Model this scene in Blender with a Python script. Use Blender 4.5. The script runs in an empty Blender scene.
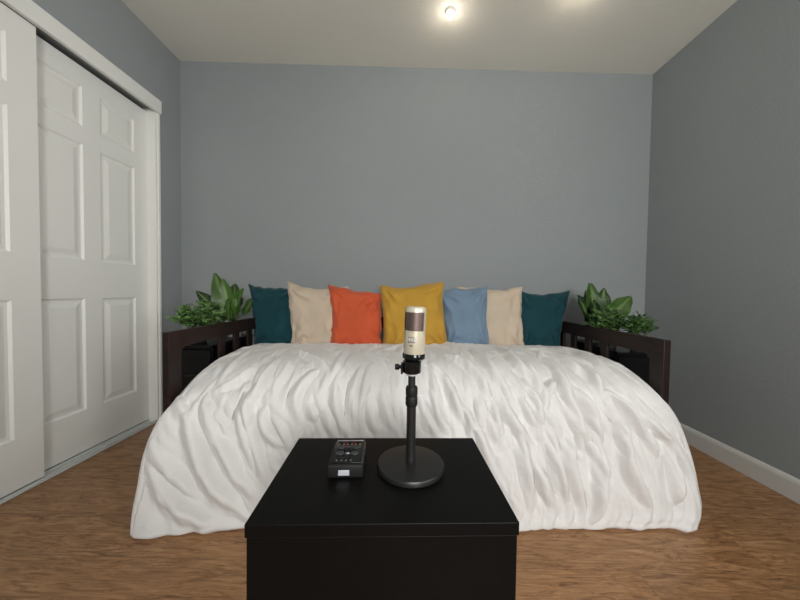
import bpy, bmesh, math, random
import numpy as np
from mathutils import Vector, Matrix

WALL_RGB=(.284,.308,.312); CEIL_RGB=(.83,.805,.73); DOOR_RGB=(.79,.79,.75); BULB=25
FL=[(.12,.05,.020),(.26,.13,.052),(.37,.20,.09),(.47,.28,.14)]
PILLOW_RGB=dict(teal=(.006,.048,.06),beige=(.58,.48,.37),orange=(.58,.10,.038),mustard=(.49,.28,.04),blue=(.17,.25,.34))
WIN=(-1.2,-.2,.8,2.1); WIN2=(.1,.95,.75,2.15); FA=.0021; NRAND=430
SUNW=60; SUNW2=98; BULBW=.45; EXPO=0.0
C = bpy.context.scene.collection
PI = math.pi
random.seed(7)
rng = np.random.default_rng(11)

# ------------------------------------------------------------------ materials
def mat(name, color, rough=.5, metal=0, sheen=0, spec=.5, coat=0):
    m = bpy.data.materials.new(name); m.use_nodes = True
    b = m.node_tree.nodes['Principled BSDF']
    b.inputs['Base Color'].default_value = (*color, 1)
    b.inputs['Roughness'].default_value = rough
    b.inputs['Metallic'].default_value = metal
    b.inputs['Specular IOR Level'].default_value = spec
    b.inputs['Sheen Weight'].default_value = sheen
    b.inputs['Coat Weight'].default_value = coat
    return m
def nd(m, kind, **kw):
    n = m.node_tree.nodes.new(kind)
    for k, v in kw.items():
        if k in n.inputs: n.inputs[k].default_value = v
        else: setattr(n, k, v)
    return n
def lk(m, a, b): m.node_tree.links.new(a, b)
def bsdf(m): return m.node_tree.nodes['Principled BSDF']
def coords(m, scale=(1,1,1), kind='Object', rot=(0,0,0)):
    tc = nd(m, 'ShaderNodeTexCoord'); mp = nd(m, 'ShaderNodeMapping')
    mp.inputs['Scale'].default_value = scale; mp.inputs['Rotation'].default_value = rot
    lk(m, tc.outputs[kind], mp.inputs['Vector']); return mp.outputs['Vector']
def ramp(m, fac, stops):
    r = nd(m, 'ShaderNodeValToRGB'); e = r.color_ramp.elements
    while len(e) < len(stops): e.new(.5)
    for i, (p, c) in enumerate(stops): e[i].position = p; e[i].color = (*c, 1)
    lk(m, fac, r.inputs['Fac']); return r.outputs['Color']
def bump(m, fac, strength, dist, chain=None):
    b = nd(m, 'ShaderNodeBump'); b.inputs['Strength'].default_value = strength; b.inputs['Distance'].default_value = dist
    lk(m, fac, b.inputs['Height'])
    if chain: lk(m, chain, b.inputs['Normal'])
    lk(m, b.outputs['Normal'], bsdf(m).inputs['Normal']); return b.outputs['Normal']
def noise(m, vec, scale, detail=3, rough=.5, dist=0):
    n = nd(m, 'ShaderNodeTexNoise'); n.inputs['Scale'].default_value = scale
    n.inputs['Detail'].default_value = detail; n.inputs['Roughness'].default_value = rough
    n.inputs['Distortion'].default_value = dist
    lk(m, vec, n.inputs['Vector']); return n.outputs['Fac']
def mix(m, fac, a, b, blend='MIX'):
    x = nd(m, 'ShaderNodeMix', data_type='RGBA', blend_type=blend)
    if isinstance(fac, float): x.inputs[0].default_value = fac
    else: lk(m, fac, x.inputs[0])
    for k, v in ((6, a), (7, b)):
        if isinstance(v, tuple): x.inputs[k].default_value = (*v, 1)
        else: lk(m, v, x.inputs[k])
    return x.outputs[2]
def fabric(name, color, rough=.85, sheen=.3, vary=.12):
    m = mat(name, color, rough, sheen=sheen, spec=.2)
    v = coords(m)
    n = noise(m, v, 6, 4)
    lk(m, ramp(m, n, [(.3, tuple(c*(1-vary) for c in color)), (.7, tuple(min(1, c*(1+vary)) for c in color))]), bsdf(m).inputs['Base Color'])
    n2 = noise(m, v, 900, 2); bump(m, n2, .15, .001)
    return m

def orange_peel(name, color, s=.26):
    m = mat(name, color, .75, spec=.3); v = coords(m)
    n1 = noise(m, v, 95, 3, .55); n2 = noise(m, v, 1.3, 3)
    lk(m, ramp(m, n2, [(.3, tuple(c*.975 for c in color)), (.7, tuple(c*1.025 for c in color))]), bsdf(m).inputs['Base Color'])
    bump(m, n1, s, .006); return m
M = {}
M['wall'] = orange_peel('blue_grey_wall_paint', WALL_RGB)
M['ceiling'] = orange_peel('ceiling_paint', CEIL_RGB, .2)
M['white'] = mat('white_door_paint', DOOR_RGB, .45); bump(M['white'], noise(M['white'], coords(M['white'], (60, 60, 6)), 6, 4), .08, .002)
M['trim'] = mat('trim_paint', (.62,.62,.59), .4)
M['metal_track'] = mat('white_track_metal', (.6,.62,.6), .35)
M['dark'] = mat('closet_dark', (.03,.03,.03), .8)

m = M['floor'] = mat('laminate_planks', (.3,.16,.08), .38, spec=.45)
v = coords(m)
br = nd(m, 'ShaderNodeTexBrick'); br.offset = .37; br.offset_frequency = 2
for k, val in (('Scale', 1), ('Mortar Size', .0006), ('Mortar Smooth', .1), ('Bias', 0), ('Brick Width', 1.2), ('Row Height', .19)):
    br.inputs[k].default_value = val
br.inputs['Color1'].default_value = (0,0,0,1); br.inputs['Color2'].default_value = (1,1,1,1); br.inputs['Mortar'].default_value = (.5,.5,.5,1)
lk(m, v, br.inputs['Vector'])
sep = nd(m, 'ShaderNodeVectorMath', operation='MULTIPLY_ADD')          # shift the grain from plank to plank
lk(m, br.outputs['Color'], sep.inputs[0]); sep.inputs[1].default_value = (3.7, 5.3, 2.1)
lk(m, v, sep.inputs[2])
gm = nd(m, 'ShaderNodeMapping'); gm.inputs['Scale'].default_value = (1.5, 9, 1); lk(m, sep.outputs[0], gm.inputs['Vector'])
g1 = noise(m, gm.outputs[0], 3.4, 10, .72, 2.2)
gm2 = nd(m, 'ShaderNodeMapping'); gm2.inputs['Scale'].default_value = (3.5, 60, 1); lk(m, sep.outputs[0], gm2.inputs['Vector'])
g2 = noise(m, gm2.outputs[0], 3, 5, .65)
gm3 = nd(m, 'ShaderNodeMapping'); gm3.inputs['Scale'].default_value = (4, 9, 1); lk(m, sep.outputs[0], gm3.inputs['Vector'])
g3 = noise(m, gm3.outputs[0], 2.4, 6, .62, 2.0)
c1 = ramp(m, g1, [(.30, FL[0]), (.43, FL[1]), (.56, FL[2]), (.72, FL[3])])
c2 = ramp(m, g2, [(.34, (.66,.60,.55)), (.52, (1,1,1)), (.7, (1.06,1.05,1.04))])
c3 = ramp(m, g3, [(.30, (.42,.34,.30)), (.38, (1,1,1)), (.7, (1.08,1.07,1.05))])
cc = mix(m, .8, mix(m, .85, c1, c2, 'MULTIPLY'), c3, 'MULTIPLY')
tone = ramp(m, br.outputs['Color'], [(0, (.92,.92,.93)), (1, (1.08,1.07,1.05))])
cc = mix(m, .9, cc, tone, 'MULTIPLY')
cc = mix(m, br.outputs['Fac'], cc, (.12,.06,.03))
lk(m, cc, bsdf(m).inputs['Base Color'])
bump(m, g2, .12, .001)

m = M['espresso'] = mat('espresso_wood', (.012,.006,.005), .42, coat=.0, spec=.35)
g = noise(m, coords(m, (3, 3, 30)), 4, 5)
lk(m, ramp(m, g, [(.3, (.009,.0055,.005)), (.7, (.022,.009,.0075))]), bsdf(m).inputs['Base Color'])
m = M['blackbrown'] = mat('black_brown_veneer', (.004,.004,.004), .42, spec=.16)
g = noise(m, coords(m, (60, 2.5, 60)), 4, 5)
lk(m, ramp(m, g, [(.3, (.0018,.0018,.0018)), (.7, (.004,.0038,.0036))]), bsdf(m).inputs['Base Color']); bump(m, g, .1, .0006)
M['blackbox'] = mat('black_cabinet', (.0022,.0024,.0028), .35, spec=.25)
M['black'] = mat('black_metal', (.012,.012,.012), .38, spec=.5)
bump(M['black'], noise(M['black'], coords(M['black']), 900, 2), .1, .0004)
M['blackgloss'] = mat('black_gloss', (.006,.006,.006), .16)
M['rubber'] = mat('black_rubber', (.007,.007,.007), .6, spec=.3)
M['silver'] = mat('silver_port', (.55,.56,.6), .35, metal=.3)
M['keycap'] = mat('dark_grey_key', (.035,.036,.038), .3)
M['keytop'] = mat('grey_key_mark', (.12,.12,.125), .4)
M['silverkey'] = mat('brushed_key', (.25,.25,.26), .35, metal=.6)
M['champagne'] = mat('champagne_enamel', (.60,.55,.42), .32, metal=.35)
m = M['grille'] = mat('bronze_mesh', (.1,.06,.05), .45, metal=.6)
vo = nd(m, 'ShaderNodeTexChecker'); vo.inputs['Scale'].default_value = 700
vo.inputs['Color1'].default_value = (.24,.17,.15,1); vo.inputs['Color2'].default_value = (.03,.018,.016,1)
lk(m, coords(m), vo.inputs['Vector']); lk(m, vo.outputs['Color'], bsdf(m).inputs['Base Color'])
M['badge'] = mat('grey_badge', (.20,.18,.15), .45)
M['ink'] = mat('dark_lettering', (.06,.05,.045), .6)
M['pale'] = mat('pale_lettering', (.55,.53,.49), .5)
M['pot'] = mat('pale_pot', (.55,.56,.55), .45)
M['darkpot'] = mat('dark_pot', (.03,.03,.03), .5)
M['soil'] = mat('soil', (.03,.02,.012), .95)
M['stem'] = mat('green_stem', (.06,.11,.03), .6)

m = M['duvet'] = mat('white_cotton', (.77,.76,.745), .9, sheen=.15, spec=.15)
v = coords(m)
n1 = noise(m, v, 38, 4, .6, .7); n2 = noise(m, v, 11, 3, .55, .9)
b1 = bump(m, n2, .55, .012); bump(m, n1, .4, .004, b1)
M['mattress'] = fabric('mattress_ticking', (.7,.7,.68))
PCOL = PILLOW_RGB
for k, c in PCOL.items():
    M[k] = fabric(k + '_velvet', c, .8, .12, .10)

def leafmat(name, dark, light, rib):
    m = mat(name, dark, .42, spec=.4)
    at = nd(m, 'ShaderNodeAttribute'); at.attribute_name = 'leaf'     # r: across the blade, g: tint of this leaf
    sx = nd(m, 'ShaderNodeSeparateColor'); lk(m, at.outputs['Color'], sx.inputs[0])
    base = ramp(m, sx.outputs[1], [(0, dark), (1, light)])
    n = noise(m, coords(m), 60, 3)
    base = mix(m, ramp(m, n, [(.50, (0,0,0)), (.60, (.40,.40,.40))]), base, light)
    rb = ramp(m, sx.outputs[0], [(.0, (1,1,1)), (.13, (.55,.55,.55)), (.3, (0,0,0))])
    lk(m, mix(m, rb, base, rib), bsdf(m).inputs['Base Color'])
    return m
M['bigleaf'] = leafmat('variegated_leaf', (.006,.020,.010), (.055,.125,.018), (.13,.21,.06))
M['smallleaf'] = leafmat('small_leaf', (.014,.05,.014), (.12,.24,.06), (.14,.26,.09))
def emis(name, color, s):
    m = bpy.data.materials.new(name); m.use_nodes = True; nt = m.node_tree; nt.nodes.clear()
    e = nt.nodes.new('ShaderNodeEmission'); e.inputs[0].default_value = (*color, 1); e.inputs[1].default_value = s
    o = nt.nodes.new('ShaderNodeOutputMaterial'); nt.links.new(e.outputs[0], o.inputs[0]); return m
M['bulb'] = emis('lit_bulb', (1,.95,.86), BULB)
m = bpy.data.materials.new('window_glass'); m.use_nodes = True; nt = m.node_tree; nt.nodes.clear()
tr = nt.nodes.new('ShaderNodeBsdfTransparent'); gl = nt.nodes.new('ShaderNodeBsdfGlossy'); gl.inputs['Roughness'].default_value = .02
fr = nt.nodes.new('ShaderNodeFresnel'); mx = nt.nodes.new('ShaderNodeMixShader'); o = nt.nodes.new('ShaderNodeOutputMaterial')
nt.links.new(fr.outputs[0], mx.inputs[0]); nt.links.new(tr.outputs[0], mx.inputs[1]); nt.links.new(gl.outputs[0], mx.inputs[2]); nt.links.new(mx.outputs[0], o.inputs[0])
M['glass'] = m

# ------------------------------------------------------------------ helpers
def obj(name, bm, m, parent=None, smooth=False, loc=None):
    me = bpy.data.meshes.new(name)
    if isinstance(bm, bmesh.types.BMesh):
        bmesh.ops.recalc_face_normals(bm, faces=bm.faces); bm.to_mesh(me); bm.free()
    else: me = bm
    o = bpy.data.objects.new(name, me); C.objects.link(o)
    me.materials.append(M[m] if isinstance(m, str) else m)
    if smooth:
        for p in me.polygons: p.use_smooth = True
        if smooth != 'all':
            try: me.set_sharp_from_angle(angle=math.radians(38))
            except Exception: pass
    if parent: o.parent = parent
    if loc: o.location = loc
    return o
def tag(o, label, cat, group=None):
    o['label'] = label; o['category'] = cat
    if group: o['group'] = group
    return o
def thing(name, label, cat, loc=(0,0,0), rz=0, group=None):
    o = bpy.data.objects.new(name, None); C.objects.link(o); o.empty_display_size = .05
    o.location = loc; o.rotation_euler = (0, 0, rz); return tag(o, label, cat, group)
def struct(o): o['kind'] = 'structure'; return o
def box(bm, x0, x1, y0, y1, z0, z1, bev=0, seg=2):
    t = bmesh.new()
    bmesh.ops.create_cube(t, size=1)
    for v in t.verts: v.co = ((x0+x1)/2+v.co.x*(x1-x0), (y0+y1)/2+v.co.y*(y1-y0), (z0+z1)/2+v.co.z*(z1-z0))
    if bev: bmesh.ops.bevel(t, geom=list(t.edges), offset=bev, segments=seg, profile=.5, affect='EDGES')
    me = bpy.data.meshes.new('t'); t.to_mesh(me); t.free(); bm.from_mesh(me); bpy.data.meshes.remove(me); return bm
def B(*a, **k): return box(bmesh.new(), *a, **k)
def lathe(bm, prof, seg=48, c=(0,0,0), M4=None, a0=0, a1=2*PI):
    full = abs(a1-a0-2*PI) < 1e-6; n = seg if full else seg+1; rings = []
    for r, z in prof:
        ring = []
        for i in range(n):
            a = a0+(a1-a0)*i/seg
            p = Vector((r*math.cos(a), r*math.sin(a), z))
            if M4: p = M4 @ p
            ring.append(bm.verts.new(p+Vector(c)))
        rings.append(ring)
    for a, b in zip(rings, rings[1:]):
        for i in range(seg):
            j = (i+1) % n
            try: bm.faces.new((a[i], a[j], b[j], b[i]))
            except ValueError: pass
    bmesh.ops.remove_doubles(bm, verts=bm.verts, dist=1e-6); return bm
def grid_mesh(name, P, close_u=False):
    nv, nu = P.shape[:2]
    me = bpy.data.meshes.new(name)
    idx = np.arange(nv*nu).reshape(nv, nu)
    f = np.stack([idx[:-1,:-1], idx[:-1,1:], idx[1:,1:], idx[1:,:-1]], -1).reshape(-1, 4)
    me.from_pydata(P.reshape(-1, 3).tolist(), [], f.tolist()); me.update(); return me
def vnoise(x, y, seed=0, oct=3):
    out = np.zeros(np.broadcast(x, y).shape); amp = 1; tot = 0
    for o in range(oct):
        r = np.random.default_rng(seed*17+o).random((64, 64))*2-1
        xi = np.floor(x).astype(int); yi = np.floor(y).astype(int); fx = x-xi; fy = y-yi
        fx = fx*fx*(3-2*fx); fy = fy*fy*(3-2*fy)
        g = lambda a, b: r[(yi+b) % 64, (xi+a) % 64]
        out += amp*((g(0,0)*(1-fx)+g(1,0)*fx)*(1-fy)+(g(0,1)*(1-fx)+g(1,1)*fx)*fy)
        tot += amp; amp *= .5; x = x*2+3.7; y = y*2+1.3
    return out/tot

# ------------------------------------------------------------------ the room
XL, XR, YB, YF = -1.635, 1.712, 2.17, -1.55
ZL, ZR = 2.520, 2.427                     # the ceiling falls slightly to the right
OY0, OY1, OZ = .62, 1.965, 2.05            # closet opening in the left wall
struct(obj('floor', B(XL-.75, XR+.1, YF-.1, YB+.1, -.1, 0), 'floor'))
bm = bmesh.new()
def zc(x): return ZL+(ZR-ZL)*(x-XL)/(XR-XL)
vs = [bm.verts.new((x, y, zc(x)+dz)) for dz in (0, .1) for x, y in ((XL-.1, YF-.1), (XR+.1, YF-.1), (XR+.1, YB+.1), (XL-.1, YB+.1))]
for f in ((0,1,2,3), (7,6,5,4), (0,4,5,1), (1,5,6,2), (2,6,7,3), (3,7,4,0)): bm.faces.new([vs[i] for i in f])
struct(obj('ceiling', bm, 'ceiling'))
TOP = 2.55
def wallbox(name, *rects):
    bm = bmesh.new()
    for r in rects: box(bm, *r)
    return struct(obj(name, bm, 'wall'))
wallbox('wall_back', (XL-.1, XR+.1, YB, YB+.1, 0, TOP))
wallbox('wall_left', (XL-.1, XL, OY1, YB, 0, TOP), (XL-.1, XL, OY0, OY1, OZ, TOP), (XL-.1, XL, YF, OY0, 0, TOP))
X0, X1, XZ0, XZ1 = WIN2                                                 # unseen window behind the camera, kept narrow to shade the duvet folds
wallbox('wall_front', (XL-.1, X0, YF-.1, YF, 0, TOP), (X1, XR+.1, YF-.1, YF, 0, TOP), (X0, X1, YF-.1, YF, 0, XZ0), (X0, X1, YF-.1, YF, XZ1, TOP))
bm = B(X0, X1, YF-.06, YF-.02, XZ0, XZ0+.05)
for r in ((X0, X1, XZ1-.05, XZ1), (X0, X0+.05, XZ0, XZ1), (X1-.05, X1, XZ0, XZ1), ((X0+X1)/2-.02, (X0+X1)/2+.02, XZ0, XZ1)):
    box(bm, r[0], r[1], YF-.06, YF-.02, r[2], r[3])
win = struct(obj('window_2', bm, 'trim'))
obj('pane', B(X0+.04, X1-.04, YF-.042, YF-.038, XZ0+.04, XZ1-.04), 'glass', win)
obj('sill', B(X0-.04, X1+.04, YF-.02, YF+.05, XZ0-.03, XZ0), 'trim', win)
W0, W1, WZ0, WZ1 = WIN                                                  # second unseen window, added in the right wall for side light
wallbox('wall_right', (XR, XR+.1, YF, W0, 0, TOP), (XR, XR+.1, W1, YB, 0, TOP), (XR, XR+.1, W0, W1, 0, WZ0), (XR, XR+.1, W0, W1, WZ1, TOP))
bm = B(XR+.02, XR+.06, W0, W1, WZ0, WZ0+.05)
for r in ((W0, W1, WZ1-.05, WZ1), (W0, W0+.05, WZ0, WZ1), (W1-.05, W1, WZ0, WZ1), ((W0+W1)/2-.02, (W0+W1)/2+.02, WZ0, WZ1)):
    box(bm, XR+.02, XR+.06, r[0], r[1], r[2], r[3])
win = struct(obj('added_window', bm, 'trim'))
obj('pane', B(XR+.038, XR+.042, W0+.04, W1-.04, WZ0+.04, WZ1-.04), 'glass', win)
obj('sill', B(XR-.05, XR+.02, W0-.04, W1+.04, WZ0-.03, WZ0), 'trim', win)
# closet interior behind the sliding doors
bm = B(XL-.72, XL-.70, OY0-.1, OY1+.1, 0, 2.2)
for r in ((XL-.7, XL-.1, OY0-.12, OY0-.1, 0, 2.2), (XL-.7, XL-.1, OY1+.08, OY1+.1, 0, 2.2), (XL-.7, XL-.1, OY0-.1, OY1+.1, 2.18, 2.2)): box(bm, *r)
struct(obj('wall_closet', bm, 'white'))
# skirting boards
def skirting(name, pts, n):
    """profile extruded from pts[0] to pts[1]; n points into the room"""
    prof = [(0,0), (.013,0), (.013,.078), (.010,.088), (.005,.096), (0,.099)]
    bm = bmesh.new(); rs = []
    for p in pts: rs.append([bm.verts.new((p[0]+n[0]*a, p[1]+n[1]*a, z)) for a, z in prof])
    k = len(prof)
    for i in range(k): bm.faces.new((rs[0][i], rs[0][(i+1) % k], rs[1][(i+1) % k], rs[1][i]))
    bm.faces.new(rs[0]); bm.faces.new(rs[1][::-1]); struct(obj(name, bm, 'trim'))
skirting('baseboard_right', [(XR, YF, 0), (XR, YB-.014, 0)], (-1, 0))
skirting('baseboard_back', [(XL, YB, 0), (XR, YB, 0)], (0, -1))
skirting('baseboard_left', [(XL, OY1+.05, 0), (XL, YB-.014, 0)], (1, 0))
skirting('baseboard_front', [(XL+.014, YF, 0), (XR-.014, YF, 0)], (0, 1))
# closet trim: header board, side jamb, floor track
struct(obj('trim_1', B(XL, XL+.022, OY0-.06, OY1+.012, OZ-.022, OZ+.062, bev=.003), 'white'))
struct(obj('trim_2', B(XL-.1, XL+.003, OY1-.02, OY1, 0, OZ, bev=.002), 'white'))
struct(obj('trim_5', B(XL+.0005, XL+.012, OY1-.006, OY1+.010, 0, OZ-.0225, bev=.002), 'white'))
struct(obj('trim_3', B(XL-.1, XL+.003, OY0, OY0+.02, 0, OZ, bev=.002), 'white'))
bm = B(XL-.095, XL+.006, OY0+.02, OY1-.02, 0, .008, bev=.002)
for x in (XL-.052, XL-.004, XL-.093): box(bm, x-.003, x+.003, OY0+.02, OY1-.02, .008, .016)
struct(obj('trim_4', bm, 'metal_track'))

def panel_door(name, x_face, y0, y1, z0, z1, th, st=.088):
    """six panel door in the plane x = x_face (seen from +x)"""
    zs = [(1.725, 1.930), (1.03, 1.635), (.235, .830)]
    ys = [(y0+st, (y0+y1)/2-.045), ((y0+y1)/2+.045, y1-st)]
    bm = B(x_face-th, x_face-.012, y0, y1, z0, z1)
    t = bmesh.new()
    def slab(a, b, c, d, x0=x_face-.012, x1=x_face): box(t, x0, x1, a, b, c, d)
    yc = [y0] + [v for p in ys for v in p] + [y1]
    zc_ = sorted([z0, z1] + [v for p in zs for v in p])
    # stiles and rails as one sheet of quads around the panel openings
    X = x_face
    def q(p): t.faces.new([t.verts.new(v) for v in p])
    for i in range(5):
        for j in range(len(zc_)-1):
            a, b, c, d = yc[i], yc[i+1], zc_[j], zc_[j+1]
            if i in (1, 3) and j % 2 == 1:
                rings = [(0, 0), (.010, -.007), (.022, -.007), (.046, -.001)]
                for (i0, d0), (i1, d1) in zip(rings, rings[1:]):
                    A = [(X+d0, a+i0, c+i0), (X+d0, b-i0, c+i0), (X+d0, b-i0, d-i0), (X+d0, a+i0, d-i0)]
                    Bq = [(X+d1, a+i1, c+i1), (X+d1, b-i1, c+i1), (X+d1, b-i1, d-i1), (X+d1, a+i1, d-i1)]
                    for k in range(4): q([A[k], A[(k+1) % 4], Bq[(k+1) % 4], Bq[k]])
                q(Bq)
            else: q([(X, a, c), (X, b, c), (X, b, d), (X, a, d)])
    for p in ([(X, y0, z0), (X, y0, z1), (X-.02, y0, z1), (X-.02, y0, z0)], [(X, y1, z0), (X, y1, z1), (X-.02, y1, z1), (X-.02, y1, z0)],
              [(X, y0, z0), (X, y1, z0), (X-.02, y1, z0), (X-.02, y0, z0)], [(X, y0, z1), (X, y1, z1), (X-.02, y1, z1), (X-.02, y0, z1)]): q(p)
    bmesh.ops.remove_doubles(t, verts=t.verts, dist=1e-5)
    me = bpy.data.meshes.new('t'); t.to_mesh(me); t.free(); bm.from_mesh(me); bpy.data.meshes.remove(me)
    return struct(obj(name, bm, 'white'))
panel_door('door_1', XL-.008, .645, 1.327, .02, OZ-.02, .034, .102)
panel_door('door_2', XL-.056, 1.262, 1.944, .02, OZ-.02, .034)

# ------------------------------------------------------------------ daybed
bed = thing('daybed', 'dark espresso wooden daybed with slatted arms, standing against the blue grey wall', 'bed', (.036, 1.66, 0))
AL, AR = (-.987, -.959), (1.028, 1.056)
def bp(name, *a, bev=.003):
    o = obj(name, B(*a, bev=bev), 'espresso', bed); o.location = (-.036, -1.66, 0); return o
RT = .707
for x0, x1 in (AL, AR):
    bp('post', x0, x1, 1.20, 1.27, 0, RT)
    bp('post', x0, x1, 2.075, 2.145, 0, RT)
    # top rail with the small arched corners under it
    bm = bmesh.new(); pr_ = [(1.271, RT), (2.074, RT), (2.074, RT-.10)]
    pr_ += [(2.074-.03*(1-math.cos(t)), RT-.10+.03*math.sin(t)) for t in (PI/6, PI/3, PI/2)]
    pr_ += [(1.301-.03*(math.sin(t)), RT-.10+.03*math.cos(t)) for t in (0, PI/6, PI/3, PI/2)]
    a = [bm.verts.new((x0+.002, y, z)) for y, z in pr_]; b = [bm.verts.new((x1-.002, y, z)) for y, z in pr_]
    bm.faces.new(a); bm.faces.new(b[::-1])
    for i in range(len(a)): bm.faces.new((a[i], a[(i+1) % len(a)], b[(i+1) % len(a)], b[i]))
    o = obj('top_rail', bm, 'espresso', bed); o.location = (-.036, -1.66, 0)
    for y in (1.545, 1.685, 1.83, 1.965): bp('slat', x0+.007, x1-.007, y, y+.05, .36, RT-.069, bev=.002)
    bp('lower_rail', x0+.003, x1-.003, 1.271, 2.074, .20, .36)
bp('back_rail', AL[1]+.001, AR[0]-.001, 2.105, 2.13, RT-.08, RT-.002)
bp('back_rail', AL[1]+.001, AR[0]-.001, 2.105, 2.13, .20, .34)
for i in range(12):
    x = -.87+i*.162
    bp('slat', x, x+.05, 2.108, 2.127, .341, RT-.081, bev=.002)
bp('front_rail', AL[1]+.001, AR[0]-.001, 1.235, 1.26, .14, .28)
bp('platform', AL[1]+.005, AR[0]-.005, 1.262, 2.10, .24, .262)
t = obj('mattress', B(-.935, 1.01, 1.28, 2.07, .264, .462, bev=.035, seg=4), 'mattress', smooth=True)
tag(t, 'pale mattress lying on the daybed platform under the white duvet', 'mattress')

# ------------------------------------------------------------------ duvet
# duvet base: rows run from behind the pillows over the front edge to the floor
# (x_left, y_left, z_left), (y_mid, z_mid), (x_right, y_right, z_right)
ROWS = [
 (-.945, 2.03, .520,  2.03, .535,  1.020, 2.03, .525),
 (-.942, 1.80, .540,  1.80, .566,  1.020, 1.80, .550),
 (-.940, 1.62, .542,  1.60, .575,  1.018, 1.60, .563),
 (-.940, 1.46, .530,  1.44, .572,  1.016, 1.45, .566),
 (-.942, 1.34, .500,  1.31, .550,  1.014, 1.34, .550),
 (-.948, 1.245,.448,  1.225,.495,  1.024, 1.222,.500),
 (-.980, 1.165,.365,  1.175,.400,  1.072, 1.183,.420),
 (-1.000,1.115,.252,  1.140,.280,  1.132, 1.180,.281),
 (-.992, 1.075,.135,  1.118,.150,  1.160, 1.168,.140),
 (-.984, 1.040,.045,  1.102,.050,  1.160, 1.156,.045),
 (-.972, 1.020,.010,  1.090,.012,  1.128, 1.140,.010)]
def spline(P, n):
    P = np.array(P, float); m = len(P)
    seg = np.sqrt(((P[1:,3:5]-P[:-1,3:5])**2).sum(1)); T = np.r_[0, seg.cumsum()]
    q = np.linspace(0, T[-1], n); D = np.gradient(P, T, axis=0)
    k = np.clip(np.searchsorted(T, q, side='right')-1, 0, m-2)
    h = (T[k+1]-T[k])[:,None]; u = ((q-T[k])[:,None])/h
    return ((2*u**3-3*u**2+1)*P[k] + (u**3-2*u**2+u)*h*D[k] + (3*u**2-2*u**3)*P[k+1] + (u**3-u**2)*h*D[k+1]), T[-1]
NU, NV = 560, 360
def base(NU=NU, NV=NV):
    R, L = spline(ROWS, NV)
    a = np.linspace(0, 1, NU)[None,:]
    xl, yl, zl, ym, zm, xr, yr, zr = [R[:,i:i+1] for i in range(8)]
    w = a*2-1; side = np.abs(w)**2.2
    x = xl + (xr-xl)*a
    ys = np.where(w < 0, yl, yr); zs = np.where(w < 0, zl, zr)
    y = ym + (ys-ym)*side; z = zm + (zs-zm)*side
    return np.stack([x, y, z], -1), L

FOLDS = [(17,14,64,674,70,713,91,763,113,825,134,886,165,933,193,975), (8,8,2,632,45,680,68,713), (14,12,72,646,97,694,131,760,152,794,175,866,208,919), 
 (9,8,89,666,136,724,161,774), (14,12,177,468,181,621,170,680,190,744,211,813,225,880), (10,9,208,671,208,705,227,755,254,788), 
 (16,14,20,830,48,897,89,950,131,992,181,1000), (9,9,89,621,122,588,138,532), (9,14,11,758,30,799,59,844,104,916), 
 (8,8,333,340,333,546,315,632,306,652), (8,8,191,368,268,479,311,554,318,604,308,643), (9,8,388,554,381,618,381,691,386,744), 
 (8,7,406,618,394,680,394,735), (9,8,338,618,349,680,363,747), (9,8,224,705,247,733,265,794), (9,8,216,655,208,624,216,560,209,476), 
 (8,8,326,680,340,730,349,766), (7,8,394,412,429,504,447,574), (7,7,424,674,420,719,426,755), (8,8,435,632,447,688,456,744), 
 (9,9,293,554,272,604,261,655,279,713), (7,7,293,674,313,719), (9,8,531,515,562,560,578,616,587,696,596,741), (9,8,657,345,676,535,692,604,696,643), 
 (9,8,590,426,631,524,651,599,653,652), (10,9,739,281,744,535,771,596,769,649,746,705), (9,8,635,641,635,685,644,738,649,783), 
 (8,7,658,652,658,702,655,760), (10,8,683,643,682,685,692,738,705,780), (8,7,719,643,721,696,728,727), (9,9,814,515,821,596,810,649,810,708), 
 (7,7,751,618,746,666,737,724), (7,7,807,588,771,643), (9,8,538,630,542,688,560,752), (9,8,513,649,521,699,530,730,542,774), 
 (10,9,576,630,596,685,614,760,619,794,633,872,664,958), (8,8,898,515,896,579,877,641), (10,8,825,588,819,655,810,730,798,786), 
 (10,9,841,621,848,674,839,724,832,786), (11,9,896,621,912,669,916,708,923,769), (8,8,939,705,952,747,962,763), 
 (9,8,882,708,886,752,880,788), (7,8,862,448,887,571,894,602), (11,9,687,755,687,844,689,939), (11,9,751,738,742,833,748,922), 
 (12,9,791,738,766,819,773,897,778,986), (14,11,825,738,826,819,810,897,791,992), (12,11,877,755,869,827,894,942), 
 (8,8,932,741,925,805), (9,10,959,805,959,869,939,936), (9,8,708,841,725,947), (7,10,953,259,937,513,941,599,943,669), 
 (6,9,54,334,73,487,81,591), (8,8,156,685,174,741,193,797,200,852), (8,9,250,852,263,933), ]

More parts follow.
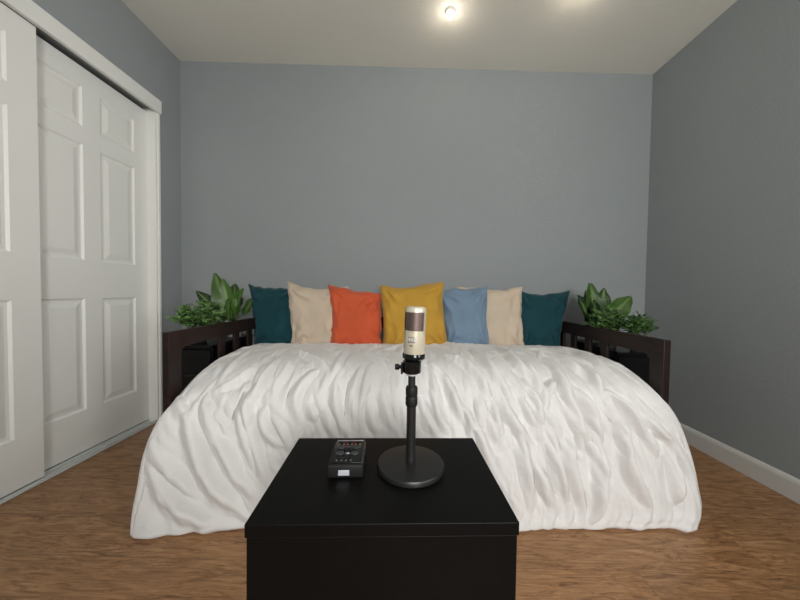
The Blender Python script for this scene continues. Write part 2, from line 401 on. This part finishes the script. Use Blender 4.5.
P, L = base()
a_ = np.linspace(0, 1, NU)[None,:]; b_ = np.linspace(0, 1, NV)[:,None]
width = 2.06; S = a_*width*np.ones((NV, 1)); Tt = b_*L*np.ones((1, NU))
Wd = np.zeros((NV, NU))
def fold(pts, A, Wf, asym=0):
    """ridge along a polyline given in metres on the cloth, with a soft trough on either side"""
    global Wd
    pts = np.array(pts, float); n = max(12, int(np.sqrt(((pts[1:]-pts[:-1])**2).sum(1)).sum()/.012))
    d = np.r_[0, np.sqrt(((pts[1:]-pts[:-1])**2).sum(1)).cumsum()]; q = np.linspace(0, d[-1], n)
    c = np.stack([np.interp(q, d, pts[:,0]), np.interp(q, d, pts[:,1])], 1)
    for _ in range(4): c[1:-1] = (c[:-2]+2*c[1:-1]+c[2:])/4
    m = 3.2*Wf; i0 = max(0, int((c[:,1].min()-m)/L*(NV-1))); i1 = min(NV, int((c[:,1].max()+m)/L*(NV-1))+2)
    j0 = max(0, int((c[:,0].min()-m)/width*(NU-1))); j1 = min(NU, int((c[:,0].max()+m)/width*(NU-1))+2)
    if i1 <= i0 or j1 <= j0: return
    s = S[i0:i1, j0:j1]; t = Tt[i0:i1, j0:j1]
    best = np.full(s.shape, 1e9); tp = np.zeros(s.shape); sg = np.ones(s.shape)
    for k in range(n-1):
        ex, ey = c[k+1]-c[k]; e2 = ex*ex+ey*ey+1e-12
        px_ = s-c[k,0]; py_ = t-c[k,1]; h0 = np.clip((px_*ex+py_*ey)/e2, 0, 1)
        dx = px_-h0*ex; dy = py_-h0*ey; dd = dx*dx+dy*dy; h = dd < best
        best = np.where(h, dd, best); tp = np.where(h, (k+h0)/(n-1), tp)
        sg = np.where(h, np.sign(px_*ey-py_*ex), sg)
    wl = Wf*(.75+.5*np.sin(PI*np.clip(tp, 0, 1)))
    x = np.sqrt(best)*sg/wl; env = np.clip(np.sin(PI*np.clip(tp*.96+.02, 0, 1)), 0, 1)**.7
    w = np.where(x > 0, x*(1+asym), x*(1-asym)); aw = np.maximum(np.sqrt(w*w+.012)-.11, 0)
    prof = np.exp(-1.25*aw**1.5) - .42*np.exp(-((np.abs(w)-1.9)/.85)**2)
    Wd[i0:i1, j0:j1] += A*env*prof
for fo in FOLDS:
    p = [(fo[i]/1000*width, fo[i+1]/1000*L) for i in range(2, len(fo), 2)]
    g_ = 1+.25/(1+math.exp((.95-p[0][0])/.1)); fold(p, fo[0]*FA*g_, fo[1]*.00105+.003, .3)
def slope(s, t):
    """sideways drift of the cloth's folds per metre of length"""
    u = (s-1.0); top = 1/(1+math.exp((t-.56)/.09))
    front = .55*math.exp(-((s-.25)/.4)**2) - .02*u
    return top*1.0*u + (1-top)*front
for k in range(NRAND):
    s = rng.uniform(.02, width-.02); t = rng.uniform(.08, L-.12); pts = [(s, t)]; wob = rng.uniform(-.45, .45); ln = rng.uniform(.05, .24)
    st = .02; rt = 1/(1+math.exp((.95-s)/.08))*(1 if t > .55 else .3)
    ln *= 1+1.3*rt; wob *= 1-.7*rt
    for i in range(int(ln/st)):
        wob += rng.normal()*(.22-.14*rt); g = slope(s, t)+wob*.7; nrm = math.hypot(g, 1); s += st*g/nrm; t += st/nrm; pts.append((s, t))
    w_ = rng.uniform(.005, .014)
    if len(pts) > 2: fold(pts, w_*rng.uniform(.25, .75)*(1+.35*rt)*(.55 if t < .45 else .85), w_, rng.uniform(-.3, .3))
# soft swells and crumple near the pillows
Wd += .012*vnoise(S*3.2, Tt*2.2, 3, 2) + .003*vnoise(S*12, Tt*7, 5, 2)
cr = np.exp(-((Tt-.30)/.14)**2); Wd += cr*.006*np.abs(vnoise(S*16, Tt*18, 8, 3))*2
# gathers just above the hem
hm = np.clip((Tt-(L-.16))/.16, 0, 1)
Wd += hm*(1-hm)*4*.010*vnoise(S*17, Tt*4, 9, 2)
fade = np.clip((L-Tt)/.03, 0.45, 1); Wd *= fade
edge = np.minimum(np.clip(S/.05, 0, 1), np.clip((width-S)/.05, 0, 1)); Wd *= .25+.75*edge
du = np.gradient(P, axis=1); dv = np.gradient(P, axis=0); N = np.cross(du, dv); N /= np.linalg.norm(N, axis=2, keepdims=True)
if N[10, NU//2, 2] < 0: N = -N
N[:, :, 0] *= .35; N /= np.linalg.norm(N, axis=2, keepdims=True)
P = P + N*Wd[..., None]
hw = np.clip((Tt-(L-.14))/.14, 0, 1)**1.5
P[..., 1] += hw*(.022*vnoise(S*9, S*0+.5, 21, 2) + .010*vnoise(S*24, S*0+2.5, 22, 1))
P[..., 2] += np.clip((Tt-(L-.05))/.05, 0, 1)*np.maximum(0, .012*vnoise(S*12, S*0+4.5, 23, 2))
P[:, :, 2] = np.maximum(P[:, :, 2], .006)
# turn the hem under and round both side edges back towards the bed
rows = [P]
last = P[-1]
for k, (dy, z) in enumerate(((.010, .003), (.03, .0025), (.07, .003))):
    r = last.copy(); r[:, 1] += dy; r[:, 2] = z; rows.append(r[None])
P = np.concatenate(rows, 0)
def roll(col, nrm, sx):
    out = []; r = .032
    for k in range(1, 8):
        th = k/7*PI*.62
        out.append(col + np.stack([sx*r*np.sin(th)*np.ones(len(col)), -(1-np.cos(th))*r*nrm[:,1], -(1-np.cos(th))*r*nrm[:,2]], 1))
    for q in (.02, .045):
        e = out[6].copy(); e[:,0] -= sx*q*.35; e[:,1] -= nrm[:,1]*q; e[:,2] -= nrm[:,2]*q; out.append(e)
    return out
def pad(n): return np.concatenate([n, np.repeat(n[-1:], 3, 0)], 0)
PL = P[:, 0] + np.array([.030, 0, 0]); PR = P[:, -1] - np.array([.030, 0, 0])
inner = P[:, 6:-6]
# blend the outermost columns into the rolled edge
left = roll(PL, pad(N[:, 0]), -1)[::-1]; right = roll(PR, pad(N[:, -1]), 1)
P = np.concatenate([np.stack(left, 1), PL[:, None], inner, PR[:, None], np.stack(right, 1)], 1)
P[:, :, 2] = np.maximum(P[:, :, 2], .003)
me = grid_mesh('duvet', P)
duv = obj('duvet', me, 'duvet', smooth='all')
tag(duv, 'rumpled white cotton duvet draped over the daybed down to the wooden floor', 'duvet')
so = duv.modifiers.new('thickness', 'SOLIDIFY'); so.thickness = .006; so.offset = -1

# ------------------------------------------------------------------ pillows
def pillow(kind, corners, y, lean, T, label, mt, seed, ears=(1,1,1,1), group='velvet throw pillows on the daybed', yaw=0, dips=0):
    """corners: bottom left, bottom right, top right, top left as (x, z)"""
    n = 41; u = np.linspace(-1, 1, n)[None,:]*np.ones((n,1)); v = np.linspace(-1, 1, n)[:,None]*np.ones((1,n))
    u_ = np.sign(u)*np.abs(u)**.9; v_ = np.sign(v)*np.abs(v)**.9
    bl, br_, tr_, tl = [np.array(c, float) for c in corners]
    c = sum((bl, br_, tr_, tl))/4
    pin = .085
    uu = u_*(1-pin*(1-v_**2)); vv = v_*(1-(pin+dips*(v_ > 0))*(1-u_**2))
    A = ((1-uu)/2)[..., None]; Bv = ((1+uu)/2)[..., None]; Cc = ((1-vv)/2)[..., None]; D = ((1+vv)/2)[..., None]
    Q = bl*A*Cc + br_*Bv*Cc + tr_*Bv*D + tl*A*D
    Q[..., 0] += .010*vnoise(v*2.2+9, u*0+seed, seed, 2)*np.abs(u)**3*2
    Q[..., 1] += .007*vnoise(u*2.6+5, v*0+seed, seed+1, 2)*np.abs(v)**4*2
    th = T*(np.clip((1-u**2)*(1-v**2), 0, 1))**.42
    def wr(side):
        ang = np.arctan2(v, u); rad = np.sqrt(u*u+v*v)
        w = .018*vnoise(u*1.6+seed, v*1.6+side*7, seed+2, 2)
        for cx, cy in ((-1,-1), (1,-1), (1,1), (-1,1)):         # creases running in from each corner
            r = np.hypot(u-cx, v-cy); a2 = np.arctan2(v-cy, u-cx)
            w += .015*np.exp(-((r-.5)/.36)**2)*np.sin(a2*9+vnoise(r*2+seed, a2*1.5, seed+3+int(cx+2*cy), 2)*5)
        w += .011*vnoise(u*7+v*2, v*4+seed, seed+6, 2)*(np.abs(u)**2+.25)
        return w*np.clip((1-u**2)*(1-v**2)*6, 0, 1)
    sl = math.tan(lean); zb = min(bl[1], br_[1]); hh = 1
    yb = y + (Q[..., 1]-zb)*sl*hh + (Q[..., 0]-c[0])*math.tan(yaw)
    X = Q[..., 0]; Z = Q[..., 1]
    F_ = np.stack([X, yb-th-wr(0), Z + (th)*math.sin(lean)*.4], -1)
    K_ = np.stack([X, yb+th*.8+wr(1), Z - (th)*math.sin(lean)*.3], -1)
    bm = bmesh.new(); idx = {}
    org = Vector((c[0], y, zb))
    def vert(s, i, j):
        k = (0 if (i in (0, n-1) or j in (0, n-1)) else s, i, j)
        if k not in idx: idx[k] = bm.verts.new(Vector((F_ if s == 0 else K_)[i, j])-org)
        return idx[k]
    for s in (0, 1):
        for i in range(n-1):
            for j in range(n-1): bm.faces.new([vert(s, i, j), vert(s, i, j+1), vert(s, i+1, j+1), vert(s, i+1, j)])
    seam = [(0, j) for j in range(n)] + [(i, n-1) for i in range(1, n)] + [(n-1, j) for j in range(n-2, -1, -1)] + [(i, 0) for i in range(n-2, 0, -1)]
    sp = [Vector(F_[i, j])-org for i, j in seam]
    o = obj(kind, bm, mt, smooth='all', loc=org)
    cu = bmesh.new(); m_ = len(sp); rings = []
    cen = sum(sp, Vector())/m_
    for k in range(m_):
        tg = (sp[(k+1) % m_]-sp[k-1]).normalized(); nn = Vector((0, 1, 0)); nn = (nn-tg*nn.dot(tg)).normalized(); bb = tg.cross(nn)
        rings.append([cu.verts.new(sp[k]+nn*.0028*math.cos(a)+bb*.0028*math.sin(a)) for a in (0, PI/3, 2*PI/3, PI, 4*PI/3, 5*PI/3)])
    for k in range(m_):
        A_, B_ = rings[k], rings[(k+1) % m_]
        for q in range(6): cu.faces.new((A_[q], A_[(q+1) % 6], B_[(q+1) % 6], B_[q]))
    obj('piping', cu, mt, o, smooth='all')
    tag(o, label, 'pillow', group); return o
pillow('throw_pillow', [(-.975,.50),(-.690,.50),(-.720,.903),(-1.062,.930)], 1.925, .20, .060, 'dark teal velvet pillow at the left end, leaning by the daybed arm', 'teal', 1, dips=.05)
pillow('throw_pillow', [(-.715,.49),(-.363,.49),(-.366,.922),(-.770,.938)], 1.880, .20, .060, 'beige pillow between the left teal pillow and the orange one', 'beige', 2, dips=.04)
pillow('throw_pillow', [(-.475,.50),(-.137,.50),(-.152,.880),(-.488,.926)], 1.835, .20, .065, 'burnt orange velvet pillow left of the mustard one', 'orange', 3, dips=.01)
pillow('throw_pillow', [(-.138,.50),(.276,.50),(.240,.948),(-.159,.918)], 1.820, .20, .070, 'mustard yellow pillow in the middle, behind the microphone', 'mustard', 4, dips=-.02)
pillow('throw_pillow', [(.250,.50),(.523,.50),(.538,.934),(.225,.900)], 1.860, .20, .055, 'light blue pillow to the right of the mustard one', 'blue', 5, dips=-.02)
pillow('throw_pillow', [(.42,.49),(.778,.49),(.785,.924),(.352,.927)], 1.930, .20, .055, 'beige pillow between the light blue and right teal pillows', 'beige', 6, dips=.0)
pillow('throw_pillow', [(.755,.50),(1.012,.50),(1.100,.913),(.735,.893)], 1.955, .20, .055, 'dark teal velvet pillow at the right end, beside the right arm', 'teal', 7, dips=.02)


# ------------------------------------------------------------------ black cabinets in the gaps beside the daybed
def cabinet(x, w, label):
    t = thing('storage_cabinet', label, 'cabinet', (x, 1.52, 0), 0)
    d, h = .42, .595
    obj('body', B(-w/2, w/2, .012, d, .03, h-.014, bev=.002), 'blackbox', t)
    obj('top', B(-w/2-.003, w/2+.003, -.002, d+.002, h-.0138, h, bev=.002), 'blackbox', t)
    for z0, z1 in ((.05, .30), (.31, .572)):
        dr = obj('drawer', B(-w/2+.006, w/2-.006, -.003, .0118, z0, z1, bev=.002), 'blackbox', t)
        obj('handle', B(-.03, .03, -.012, -.0032, (z0+z1)/2-.004, (z0+z1)/2+.004, bev=.002), 'black', dr)
    for sx in (-1, 1):
        for y in (.03, d-.03): obj('foot', lathe(bmesh.new(), [(0,0), (.012,0), (.012,.0298), (0,.0298)], 12, (sx*(w/2-.02), y, 0)), 'rubber', t)
    return t
cabinet(-1.095, .20, 'black cabinet in the gap left of the daybed, below the taller plants')
cabinet(1.175, .20, 'black cabinet in the gap right of the daybed, near the dark right wall')

# ------------------------------------------------------------------ plants
def leaf_mesh(bm, lay, base, tip, width, face, tint, fold=.25, curl=.12, n=9):
    base = Vector(base); tip = Vector(tip); ax = tip-base; Ln = ax.length; ax.normalize()
    face = Vector(face); face = (face-ax*face.dot(ax)).normalized(); side = ax.cross(face)
    rows = []
    cols = (-1, -.6, -.22, 0, .22, .6, 1)
    for i in range(n+1):
        t = i/n; w = width/2*(math.sin(PI*min(1, t**.8*.97+.015))**.75); p = base+ax*Ln*t - face*curl*Ln*(t**2.2)
        r = []
        for c in cols:
            wave = .10*width*math.sin(t*11+c*4+tint*9)*abs(c)
            r.append((bm.verts.new(p+side*w*c*(1+.10*math.sin(t*17+tint*20+c)*(abs(c) > .9))+face*(abs(c)*w*fold+wave)), abs(c)))
        rows.append(r)
    for a, b in zip(rows, rows[1:]):
        for k in range(len(cols)-1):
            f = bm.faces.new((a[k][0], a[k+1][0], b[k+1][0], b[k][0]))
            for lp, cc in zip(f.loops, (a[k][1], a[k+1][1], b[k+1][1], b[k][1])): lp[lay] = (cc, tint, 0, 1)
def tube(bm, pts, r, seg=6):
    rings = []
    for i, p in enumerate(pts):
        p = Vector(p); t = (Vector(pts[min(i+1, len(pts)-1)])-Vector(pts[max(i-1, 0)])).normalized()
        n_ = t.cross(Vector((.3, .8, .1))).normalized(); b = t.cross(n_); rr = r if not isinstance(r, (list, tuple)) else r[i]
        rings.append([bm.verts.new(p+n_*rr*math.cos(2*PI*k/seg)+b*rr*math.sin(2*PI*k/seg)) for k in range(seg)])
    for a, b in zip(rings, rings[1:]):
        for k in range(seg): bm.faces.new((a[k], a[(k+1) % seg], b[(k+1) % seg], b[k]))
    bm.faces.new(rings[0]); bm.faces.new(rings[-1][::-1])
def pot(t, r0, r1, h, m_):
    obj('pot', lathe(bmesh.new(), [(0, 0), (r0, 0), (r0*.3+r1*.7, h*.6), (r1, h-.008), (r1+.003, h-.006), (r1+.003, h), (r1-.004, h), (r1-.006, h-.012), (0, h-.012)], 32), m_, t, smooth=True)
    obj('soil', lathe(bmesh.new(), [(0, h-.0115), (r1-.007, h-.0115), (r1-.007, h-.006), (0, h-.002)], 24), 'soil', t, smooth=True)
def big_plant(loc, leaves, label):
    t = thing('leafy_plant', label, 'plant', loc, 0)
    h = .10; pot(t, .036, .048, h, 'pot')
    lb = bmesh.new(); sb = bmesh.new(); lay = lb.loops.layers.float_color.new('leaf')
    for (b, tip, w, face, tint) in leaves:
        b = Vector(b)-Vector(loc); tip = Vector(tip)-Vector(loc)
        leaf_mesh(lb, lay, b, tip, w, face, tint)
        root = Vector((b.x*.18, b.y*.18, h-.004)); root.x = max(-.03, min(.03, root.x)); root.y = max(-.03, min(.03, root.y))
        tube(sb, [root, root.lerp(b, .5)+Vector((0, 0, .015)), b+(tip-b)*.06], .0028)
    obj('foliage', lb, 'bigleaf', t, smooth='all'); obj('stems', sb, 'stem', t, smooth='all'); return t
def bushy_plant(loc, ext, nst, label, seed, tint0=.5, sc=1):
    r = random.Random(seed); t = thing('bushy_plant', label, 'plant', loc, 0)
    h = .055; pot(t, .036, .044, h, 'darkpot')
    lb = bmesh.new(); sb = bmesh.new(); lay = lb.loops.layers.float_color.new('leaf')
    for k in range(nst):
        a = r.uniform(0, 2*PI); q = math.sqrt(r.uniform(.02, 1))
        tip = Vector((ext[0]*q*math.cos(a), ext[1]*q*math.sin(a), h+ext[2]*math.sqrt(max(.05, 1-q*q*.8))*r.uniform(.7, 1)))
        root = Vector((math.cos(a)*.018*q, math.sin(a)*.018*q, h-.004))
        mid = root.lerp(tip, .5)+Vector((0, 0, .012))
        tube(sb, [root, mid, tip], .0012, 5)
        for s in range(7):
            f = .4+.6*s/6; c = root.lerp(mid, f*2) if f < .5 else mid.lerp(tip, f*2-1)
            an = s*2.4+k; d = Vector((math.cos(an), math.sin(an), r.uniform(.15, .9))).normalized()
            ln = r.uniform(.016, .028)*sc
            leaf_mesh(lb, lay, c, c+d*ln, ln*.62, Vector((r.uniform(-.4, .4), -.5, 1)), min(1, max(0, tint0+r.uniform(-.45, .5))), .2, .15, 4)
    obj('foliage', lb, 'smallleaf', t, smooth='all'); obj('stems', sb, 'stem', t, smooth='all'); return t
fr = (0, -1, .25)
zt = .5955
big_plant((-1.055, 1.84, zt), [
 ((-1.075,1.82,.73), (-1.165,1.80,.985), .115, (.1,-1,.2), .75),
 ((-1.050,1.80,.71), (-1.085,1.76,.945), .095, (.3,-1,.2), .95),
 ((-1.040,1.82,.70), (-1.005,1.80,.895), .085, (-.5,-1,.3), 1.0),
 ((-1.060,1.79,.69), (-1.045,1.74,.83), .075, (-.3,-1,.5), .9),
 ((-1.090,1.83,.70), (-1.275,1.80,.880), .085, (.5,-1,.1), .05),
 ((-1.090,1.86,.70), (-1.200,1.86,.900), .105, (.3,-1,.0), .0),
 ((-1.070,1.89,.72), (-1.120,1.93,.93), .10, (0,-1,.3), .3),
 ((-1.100,1.80,.68), (-1.19,1.76,.80), .08, (.3,-1,.5), .25),
 ((-1.03,1.90,.72), (-.995,1.97,.86), .07, (-.3,-1,.4), .5)],
 'variegated broad-leaf plant in the gap left of the daybed')
big_plant((1.145, 1.84, zt), [
 ((1.140,1.82,.72), (1.115,1.80,.950), .115, (0,-1,.2), .50),
 ((1.160,1.83,.72), (1.205,1.82,.925), .10, (-.2,-1,.3), .35),
 ((1.170,1.80,.70), (1.335,1.78,.880), .125, (-.2,-1,.2), .75),
 ((1.160,1.79,.69), (1.250,1.74,.80), .08, (-.2,-1,.5), .55),
 ((1.110,1.81,.70), (1.040,1.79,.880), .085, (.4,-1,.1), .05),
 ((1.125,1.79,.69), (1.105,1.75,.850), .085, (.3,-1,.1), .08),
 ((1.150,1.88,.72), (1.180,1.95,.92), .10, (0,-1,.3), .3),
 ((1.18,1.88,.70), (1.30,1.93,.84), .08, (-.3,-1,.3), .1)],
 'dark broad-leaf plant in the gap right of the daybed')
bushy_plant((-1.135, 1.63, zt), (.135, .09, .175), 75, 'low bushy green plant at the left, in front of the broad leaves', 3, .6, 1.35)
bushy_plant((1.120, 1.66, zt), (.12, .08, .175), 75, 'low bushy plant against the right arm, below the broad leaves', 5, .35, 1.1)
bushy_plant((1.215, 1.57, zt), (.085, .04, .155), 48, 'small bushy plant at the far right, nearest the right wall', 8, .3, 1.1)


# ------------------------------------------------------------------ nightstand
ns = thing('nightstand', 'black-brown side table in front of the duvet, holding microphone and recorder', 'table', (-.036, .617, 0), math.radians(2.6))
w, d, h = .445, .285, .51
obj('top', B(-w/2, w/2, -d/2, d/2, h-.022, h, bev=.0012), 'blackbrown', ns)
for s in (-1, 1):
    obj('side_panel', B(min(s*(w/2-.0022), s*(w/2-.020)), max(s*(w/2-.0022), s*(w/2-.020)), -d/2+.0215, d/2-.003, 0, h-.0225, bev=.001), 'blackbrown', ns)
obj('back_panel', B(-w/2+.0205, w/2-.0205, d/2-.012, d/2-.005, .02, h-.0225), 'blackbrown', ns)
obj('shelf', B(-w/2+.0205, w/2-.0205, -d/2+.03, d/2-.0125, .06, .076), 'blackbrown', ns)
obj('drawer_front', B(-w/2+.0024, w/2-.0024, -d/2+.0025, -d/2+.021, .012, h-.0235, bev=.0006), 'blackbrown', ns)

# ------------------------------------------------------------------ microphone stand and microphone
MX, MY, MZ = .0168, .632, .5102
st = thing('microphone_stand', 'black desk stand with round weighted base and a telescopic pole', 'stand', (MX, MY, MZ))
obj('base', lathe(bmesh.new(), [(0,0), (.069,0), (.071,.002), (.071,.0095), (.0695,.0118), (.066,.0126), (.02,.0132), (0,.0132)], 96), 'black', st, smooth=True)
obj('foot_ring', lathe(bmesh.new(), [(.060,.0), (.0685,0), (.0685,-.00015), (.060,-.00015), (.060,0)], 64), 'rubber', st)
obj('pole', lathe(bmesh.new(), [(0,.0133), (.0100,.0133), (.0100,.134), (0,.134)], 32), 'black', st, smooth=True)
obj('clutch', lathe(bmesh.new(), [(0,.1342), (.0118,.1342), (.0128,.137), (.0128,.152), (.0120,.1535), (.0120,.156), (.0128,.158), (.0128,.171), (.0115,.175), (0,.175)], 32), 'rubber', st, smooth=True)
obj('upper_pole', lathe(bmesh.new(), [(0,.1752), (.0078,.1752), (.0078,.198), (0,.198)], 24), 'black', st, smooth=True)
cl = obj('mount', lathe(bmesh.new(), [(0,.1982), (.0095,.1982), (.0115,.2), (.0115,.2035), (.0185,.205), (.0195,.207), (.0195,.2285), (.0180,.230), (0,.230)], 40), 'blackgloss', st, smooth=True)
obj('collar', lathe(bmesh.new(), [(.0110,.1995), (.0125,.1995), (.0125,.2025), (.0110,.2025), (.0110,.1995)], 40), 'silver', cl, smooth=True)
RX = Matrix.Rotation(PI/2, 4, 'Y'); 
kb = obj('knob', lathe(bmesh.new(), [(0,-.036), (.0055,-.036), (.0063,-.035), (.0063,-.028), (.0055,-.027), (.004,-.0265), (.004,-.0193), (0,-.0193)], 20, (0, -.004, .217), RX), 'blackgloss', st, smooth=True)
obj('bracket', B(-.0235, -.0188, -.011, .003, .203, .226, bev=.0015), 'blackgloss', st)
mic = thing('microphone', 'champagne condenser microphone with bronze mesh grille, upright on its black stand', 'microphone', (MX+.0030, MY, MZ+.2302))
mic.rotation_euler = (math.radians(-1), math.radians(1.5), math.radians(-18))
R_ = .0224
obj('lower_ring', lathe(bmesh.new(), [(0,.0), (.0165,0), (.0205,.003), (.0240,.006), (.0240,.009), (.0240,.0125), (.0228,.0155), (0,.0155)], 64), 'blackgloss', mic, smooth=True)
body = obj('body', lathe(bmesh.new(), [(0,.0157), (.0218,.0157), (R_,.018), (R_,.0585), (R_-.0007,.0590), (R_-.0007,.0602), (R_,.0607), (R_,.064), (.0205,.0645), (0,.0645)], 64), 'champagne', mic, smooth=True)
obj('grille', lathe(bmesh.new(), [(0,.0646), (.0211,.0646), (.0211,.1026), (0,.1026)], 64), 'grille', mic, smooth=True)
for a0 in (-.33, PI-.33):      # the two uprights at the sides of the grille
    obj('frame', lathe(bmesh.new(), [(.0212,.0646), (R_,.0646), (R_,.1026), (.0212,.1026), (.0212,.0646)], 12, a0=a0, a1=a0+.66), 'champagne', mic, smooth=True)
obj('cap', lathe(bmesh.new(), [(0,.1027), (R_,.1027), (R_,.107), (.0216,.1105), (.0196,.1132), (.0168,.1142), (0,.1146)], 64), 'champagne', mic, smooth=True)
def curved_plate(name, hw, z0, z1, rad, m_, parent, th=.0004):
    bm = bmesh.new(); n = 10; a = hw/rad; vs = []
    for i in range(n+1):
        an = -PI/2-a+2*a*i/n
        vs.append([bm.verts.new((r*math.cos(an), r*math.sin(an), z)) for r, z in ((rad, z0), (rad, z1), (rad+th, z1), (rad+th, z0))])
    for p, q in zip(vs, vs[1:]):
        for k in range(4): bm.faces.new((p[k], p[(k+1) % 4], q[(k+1) % 4], q[k]))
    bm.faces.new(vs[0]); bm.faces.new(vs[-1][::-1]); return obj(name, bm, m_, parent)
def lettering(name, s, size, rad, z, m_, parent, bold=0):
    cu = bpy.data.curves.new('t', 'FONT'); cu.body = s; cu.size = size; cu.align_x = 'CENTER'; cu.align_y = 'CENTER'; cu.extrude = .00015; cu.offset = bold
    ob = bpy.data.objects.new('t', cu); me = bpy.data.meshes.new_from_object(ob.evaluated_get(bpy.context.evaluated_depsgraph_get())) if False else bpy.data.meshes.new_from_object(ob)
    for v in me.vertices:
        x, y, zz = v.co; an = -PI/2+x/rad; r = rad+.00012+zz
        v.co = (r*math.cos(an), r*math.sin(an), z+y)
    bpy.data.objects.remove(ob); me.materials.clear(); return obj(name, me, m_, parent)
badge = curved_plate('badge', .0080, .0400, .0520, R_+.0001, 'badge', mic)
lettering('lettering', 'MXL', .0098, R_+.0005, .0463, 'pale', badge, .0002)
lettering('model_number', '990', .0050, R_+.0001, .0335, 'ink', mic, .0001)

# ------------------------------------------------------------------ handheld recorder
rc = thing('audio_recorder', 'black handheld recorder with round keys and a small silver port', 'recorder', (-.1185, .638, .5102), math.radians(3.8))
bm = B(-.036, .036, -.0495, .0495, 0, .027, bev=.004, seg=3)
obj('body', bm, 'rubber', rc, smooth=True)
obj('face_plate', B(-.0315, .0305, -.043, .0455, .0271, .0286, bev=.0007), 'blackgloss', rc, smooth=True)
def key(x, y, r, hgt=.0022, m_='rubber', ry=1):
    z = .0287; bm = lathe(bmesh.new(), [(0,z), (r,z), (r,z+hgt*.7), (r*.85,z+hgt), (0,z+hgt)], 24)
    for v in bm.verts: v.co.y = v.co.y*ry+y; v.co.x += x
    obj('key', bm, m_, rc, smooth=True)
for x in (-.020, 0, .018): key(x, .0385, .0058, .0016, 'rubber', .45)
for x in (-.022, -.013, -.004, .005, .014, .023): key(x, .0285, .0022, .0016, 'keytop')
for x in (-.0165, .0165): key(x, .0150, .0095, .003, 'keycap', .62)
obj('key_bar', B(-.0085, .0085, .0140, .0195, .0287, .0305, bev=.0008), 'keycap', rc)
for x in (-.005, .005): key(x, .0065, .0042, .003, 'rubber')
for x in (-.0165, .0150): key(x, -.0095, .0085, .0034, 'keycap', .75)
key(0, -.0105, .0048, .003, 'silverkey', .55); key(0, -.0235, .0060, .003, 'rubber')
for x in (-.019, -.0095, 0, .0095): key(x, -.0355, .0018, .0012, 'keytop')
obj('side_trim', B(.0312, .0352, -.044, .046, .0270, .0283, bev=.0005), 'keycap', rc)
obj('rim', B(-.030, .031, .0462, .0490, .0268, .0292, bev=.0008), 'silverkey', rc)
obj('port', B(-.0135, .0085, -.0510, -.0497, .0065, .0175, bev=.0006), 'silver', rc)
obj('switch', B(.0362, .0378, -.01, .008, .010, .018, bev=.0006), 'blackgloss', rc)

# ------------------------------------------------------------------ ceiling lights
def spot(x, y, label):
    z = zc(x); t = thing('ceiling_light', label, 'light', (x, y, z), 0, 'ceiling lights')
    obj('canopy', lathe(bmesh.new(), [(0,-.0005), (.026,-.0005), (.026,-.010), (.022,-.014), (0,-.014)], 32), 'white', t, smooth=True)
    obj('bulb', lathe(bmesh.new(), [(0,-.0142), (.010,-.0142), (.0145,-.022), (.0155,-.029), (.013,-.037), (.007,-.041), (0,-.042)], 24), 'bulb', t, smooth=True)
spot(.232, 1.735, 'lit white ceiling bulb nearer the middle of the ceiling')
spot(.885, 1.575, 'lit ceiling bulb on the right, cut off by the picture edge')

# ------------------------------------------------------------------ daylight, lamps, sky
ld = bpy.data.lights.new('daylight', 'AREA'); ld.shape = 'RECTANGLE'; ld.size = WZ1-WZ0; ld.size_y = W1-W0
ld.energy = SUNW; ld.color = (1, .99, .965)  # side light for the added right-wall window
lo = bpy.data.objects.new('daylight', ld); C.objects.link(lo); lo.location = (XR+.12, (W0+W1)/2, (WZ0+WZ1)/2); lo.rotation_euler = (0, PI/2, 0)
ld = bpy.data.lights.new('daylight', 'AREA'); ld.shape = 'RECTANGLE'; ld.size = X1-X0; ld.size_y = XZ1-XZ0
ld.energy = SUNW2; ld.color = (1, .99, .97)
lo = bpy.data.objects.new('daylight', ld); C.objects.link(lo); lo.location = ((X0+X1)/2, YF-.12, (XZ0+XZ1)/2); lo.rotation_euler = (PI/2, 0, 0)
w = bpy.data.worlds.new('World'); bpy.context.scene.world = w; w.use_nodes = True
bg = w.node_tree.nodes['Background']; bg.inputs[0].default_value = (.75,.85,1,1); bg.inputs[1].default_value = 1.0
for x, y in ((.232, 1.735), (.885, 1.575)):
    l = bpy.data.lights.new('bulb_glow', 'POINT'); l.energy = BULBW; l.color = (1, .86, .66); l.shadow_soft_size = .035
    o = bpy.data.objects.new('bulb_glow', l); C.objects.link(o); o.location = (x, y, zc(x)-.11)

# ------------------------------------------------------------------ camera
cam = bpy.data.cameras.new('camera'); cam.sensor_width = 36; cam.lens = 300/800*36; cam.clip_start = .01
co = bpy.data.objects.new('camera', cam); C.objects.link(co); bpy.context.scene.camera = co
psi, p, r = math.radians(.95), math.radians(1.55), math.radians(.75)
F = Vector((-math.sin(psi)*math.cos(p), math.cos(psi)*math.cos(p), -math.sin(p)))
R0 = Vector((math.cos(psi), math.sin(psi), 0)); U0 = R0.cross(F)
R = R0*math.cos(r)+U0*math.sin(r); U = U0*math.cos(r)-R0*math.sin(r)
co.matrix_world = Matrix(((R.x, U.x, -F.x, 0), (R.y, U.y, -F.y, 0), (R.z, U.z, -F.z, .885), (0, 0, 0, 1)))
vs_ = bpy.context.scene.view_settings; vs_.view_transform = 'Standard'; vs_.look = 'None'; vs_.exposure = EXPO; vs_.gamma = 1; vs_.use_curve_mapping = False
